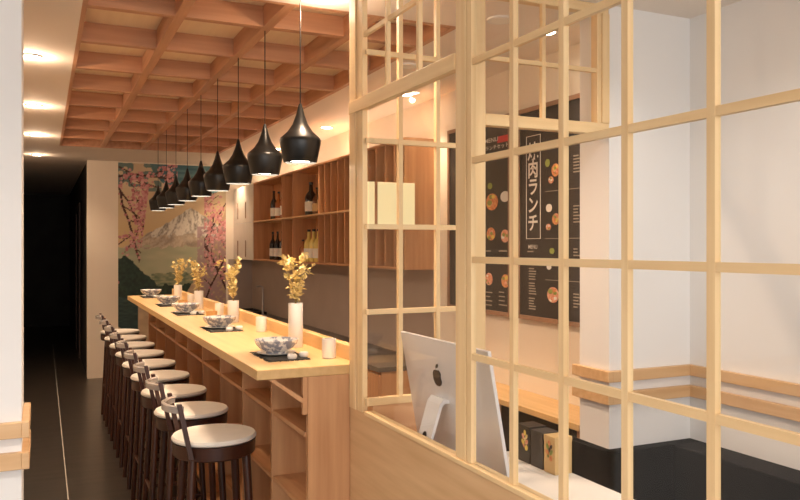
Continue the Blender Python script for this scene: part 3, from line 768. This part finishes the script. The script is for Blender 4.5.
# stand: a bent plate running down from the back and forward under the screen
prof = [(1.140, 1.028), (1.112, 1.034), (1.098, 1.018), (1.062, 0.90), (1.056, DZ+0.012), (1.060, DZ+0.001), (1.30, DZ+0.001), (1.30, DZ+0.008), (1.070, DZ+0.010), (1.064, DZ+0.02), (1.070, 0.90), (1.106, 1.010), (1.115, 1.020), (1.140, 1.018)]
sv = MB(); n = len(prof)
wd0 = 0.042
sv.add([(x, yc-wd0, z) for x, z in prof]+[(x, yc+wd0, z) for x, z in prof], [(k, (k+1)%n, (k+1)%n+n, k+n) for k in range(n)]+[tuple(range(n)), tuple(range(2*n-1, n-1, -1))])
sv.build('stand', M['aluw'], t)
MB().add([(1.0665-0.001+0.305*0.014*math.sin(2*PI*k/16), yc+0.014*math.cos(2*PI*k/16), 0.918+0.014*math.sin(2*PI*k/16)) for k in range(16)], [tuple(range(16))]).build('cable_hole', M['darkcard'], t)

# gift boxes on the desk
def gift(x0, x1, y0, y1, h, m_, label, art, colours):
    t = thing('gift_box', ((x0+x1)/2, (y0+y1)/2, DZ), label, 'box', 'gift boxes on the cashier desk')
    MB().box(x0, x1, y0, y1, DZ, DZ+h*0.86).build('carton', m_, t, bevel=0.001)
    MB().box(x0-0.001, x1+0.001, y0-0.001, y1+0.001, DZ+h*0.86, DZ+h).build('lid', m_, t, bevel=0.001)
    if art:
        ymid = (y0+y1)/2-(0.012 if h > 0.13 else 0); k = h/0.165
        L_ = [(0.0, 0.052, 0.008, 0.013, 0), (-0.013, 0.034, 0.008, 0.014, 0.5), (0.013, 0.036, 0.007, 0.012, -0.5), (-0.014, 0.008, 0.009, 0.015, 0.7), (0.014, 0.012, 0.009, 0.014, -0.6), (0.002, 0.020, 0.006, 0.010, 0.1), (0.012, -0.014, 0.011, 0.013, -0.3), (-0.008, -0.006, 0.006, 0.009, 0.5)]
        for q, cc in enumerate(colours):
            mb = MB()
            for j, (dy, dz, ry, rz, an) in enumerate(L_):
                if j % len(colours) != q: continue
                ps = []
                for a in range(14):
                    A_ = 2*PI*a/14; yy, zz = ry*math.cos(A_), rz*math.sin(A_)
                    ps.append((ymid-(dy+yy*math.cos(an)-zz*math.sin(an))*k, DZ+h*0.50+(dz+yy*math.sin(an)+zz*math.cos(an))*k))
                mb.prism(ps, 'x', x0-0.0022, x0-0.0005)
            mb.build('leaf_print', cc, t)
    return t
gift(1.584, 1.655, 2.312, 2.392, 0.132, M['blackcard'], 'black gift box with a printed leaf motif', True, [M['f_yellow'], M['f_pink'], M['gilt']])
gift(1.584, 1.655, 2.232, 2.304, 0.128, M['darkcard'], 'plain charcoal gift box between the black and kraft boxes', False, [])
gift(1.584, 1.655, 2.160, 2.224, 0.128, M['kraft'], 'kraft brown gift box with dark printed leaves', True, [M['f_orange'], M['f_green'], M['brown_frame']])

# ------------------------------------------------------------------ lattice partition beside the counter (runs away from the camera)
PX, PT = 1.03, 0.013
t = thing('lattice_partition', (PX, 2.5, 0), 'large pale oak lattice window partition running beside the cashier desk', 'partition')
Z0 = 0.923
Y_N = 0.34
MB().box(PX, PX+0.022, Y_N, 2.66, 0.0, Z0-0.012).build('base_panel', M['panel_y'], t)
MB().box(PX-0.010, PX+0.026, Y_N, 2.498, Z0-0.012, Z0+0.002).build('sill', M['oak_y'], t, bevel=0.002)
MB().box(PX-0.002, PX+0.018, 2.535, 2.590, Z0-0.012, CZ).build('post', M['oak_z'], t, bevel=0.002)
MB().box(PX-0.006, PX+0.024, 2.594, 2.655, Z0-0.012, CZ).build('post', M['oak_z'], t, bevel=0.002)
MB().box(PX-0.004, PX+0.022, 1.799, 1.852, Z0+0.002, CZ).build('post', M['oak_z'], t, bevel=0.002)
MB().box(PX-0.001, PX+0.015, 1.772, 1.796, Z0+0.002, CZ).build('stile', M['oak_z'], t, bevel=0.001)
MB().box(PX-0.004, PX+0.022, Y_N, Y_N+0.06, Z0+0.002, CZ).build('post', M['oak_z'], t, bevel=0.002)
MB().box(PX-0.009, PX+0.018, 1.852, 2.655, 1.986, 2.032).build('head_rail', M['oak_y'], t, bevel=0.002)
MB().box(PX+0.002, PX+PT, 1.852, 2.535, 2.246, 2.262).build('glazing_bar', M['oak_y'], t)
for y in (2.332, 2.096):
    MB().box(PX, PX+PT, y-0.009, y+0.009, 2.034, CZ-0.001).build('glazing_bar', M['oak_z'], t)
for z in (1.209, 1.466, 1.730, 1.992, 2.254):
    MB().box(PX+0.001, PX+PT, Y_N+0.06, 1.772, z-0.0085, z+0.0085).build('glazing_bar', M['oak_y'], t)
for y in (1.580, 1.383, 1.180, 0.966, 0.752, 0.545):
    MB().box(PX, PX+PT+0.001, y-0.009, y+0.009, Z0+0.002, CZ).build('glazing_bar', M['oak_z'], t)
MB().box(PX+0.007, PX+0.010, Y_N+0.06, 1.772, Z0+0.002, CZ-0.002).build('glass_pane', M['glass'], t)
MB().box(PX+0.007, PX+0.010, 1.852, 2.497, Z0+0.002, 1.986).build('glass_pane', M['glass'], t)

# second screen, square to the first
t = thing('lattice_screen', (1.5, YF, 0), 'pale oak lattice screen with a doorway and transom behind the cashier desk', 'screen')
y0, y1 = YF, YF+0.02
MB().box(1.054, 1.455, y0, y1, 0.0, 0.940).build('base_panel', M['cab_x'], t)
MB().box(1.031, 1.455, y0, y1+0.004, 0.940, 0.967).build('sill', M['oak_x'], t, bevel=0.002)
MB().box(1.455, 1.514, y0-0.002, y1+0.024, 0.0, CZ).build('post', M['oak_z'], t, bevel=0.002)
for z in (1.271, 1.572, 1.876, 2.187):
    MB().box(1.031, 1.455, y0+0.002, y1-0.002, z-0.009, z+0.009).build('glazing_bar', M['oak_x'], t)
for x in (1.1625, 1.3135):
    MB().box(x-0.008, x+0.008, y0, y1, 0.967, CZ).build('glazing_bar', M['oak_z'], t)
MB().box(1.514, 2.101, y0-0.002, y1+0.02, 1.960, 2.005).build('door_head', M['oak_x'], t, bevel=0.002)
MB().box(1.514, 2.101, y0, y1+0.02, 2.452, CZ-0.001).build('top_rail', M['oak_x'], t, bevel=0.002)
MB().box(1.514, 2.040, y0+0.002, y1-0.002, 2.209, 2.226).build('glazing_bar', M['oak_x'], t)
MB().box(1.773, 1.789, y0, y1, 2.005, 2.452).build('glazing_bar', M['oak_z'], t)
MB().box(2.042, 2.064, y0, y1+0.02, 2.005, 2.452).box(2.064, 2.101, y0-0.006, y1+0.02, 2.005, 2.452).build('jamb', M['oak_z'], t, bevel=0.002)
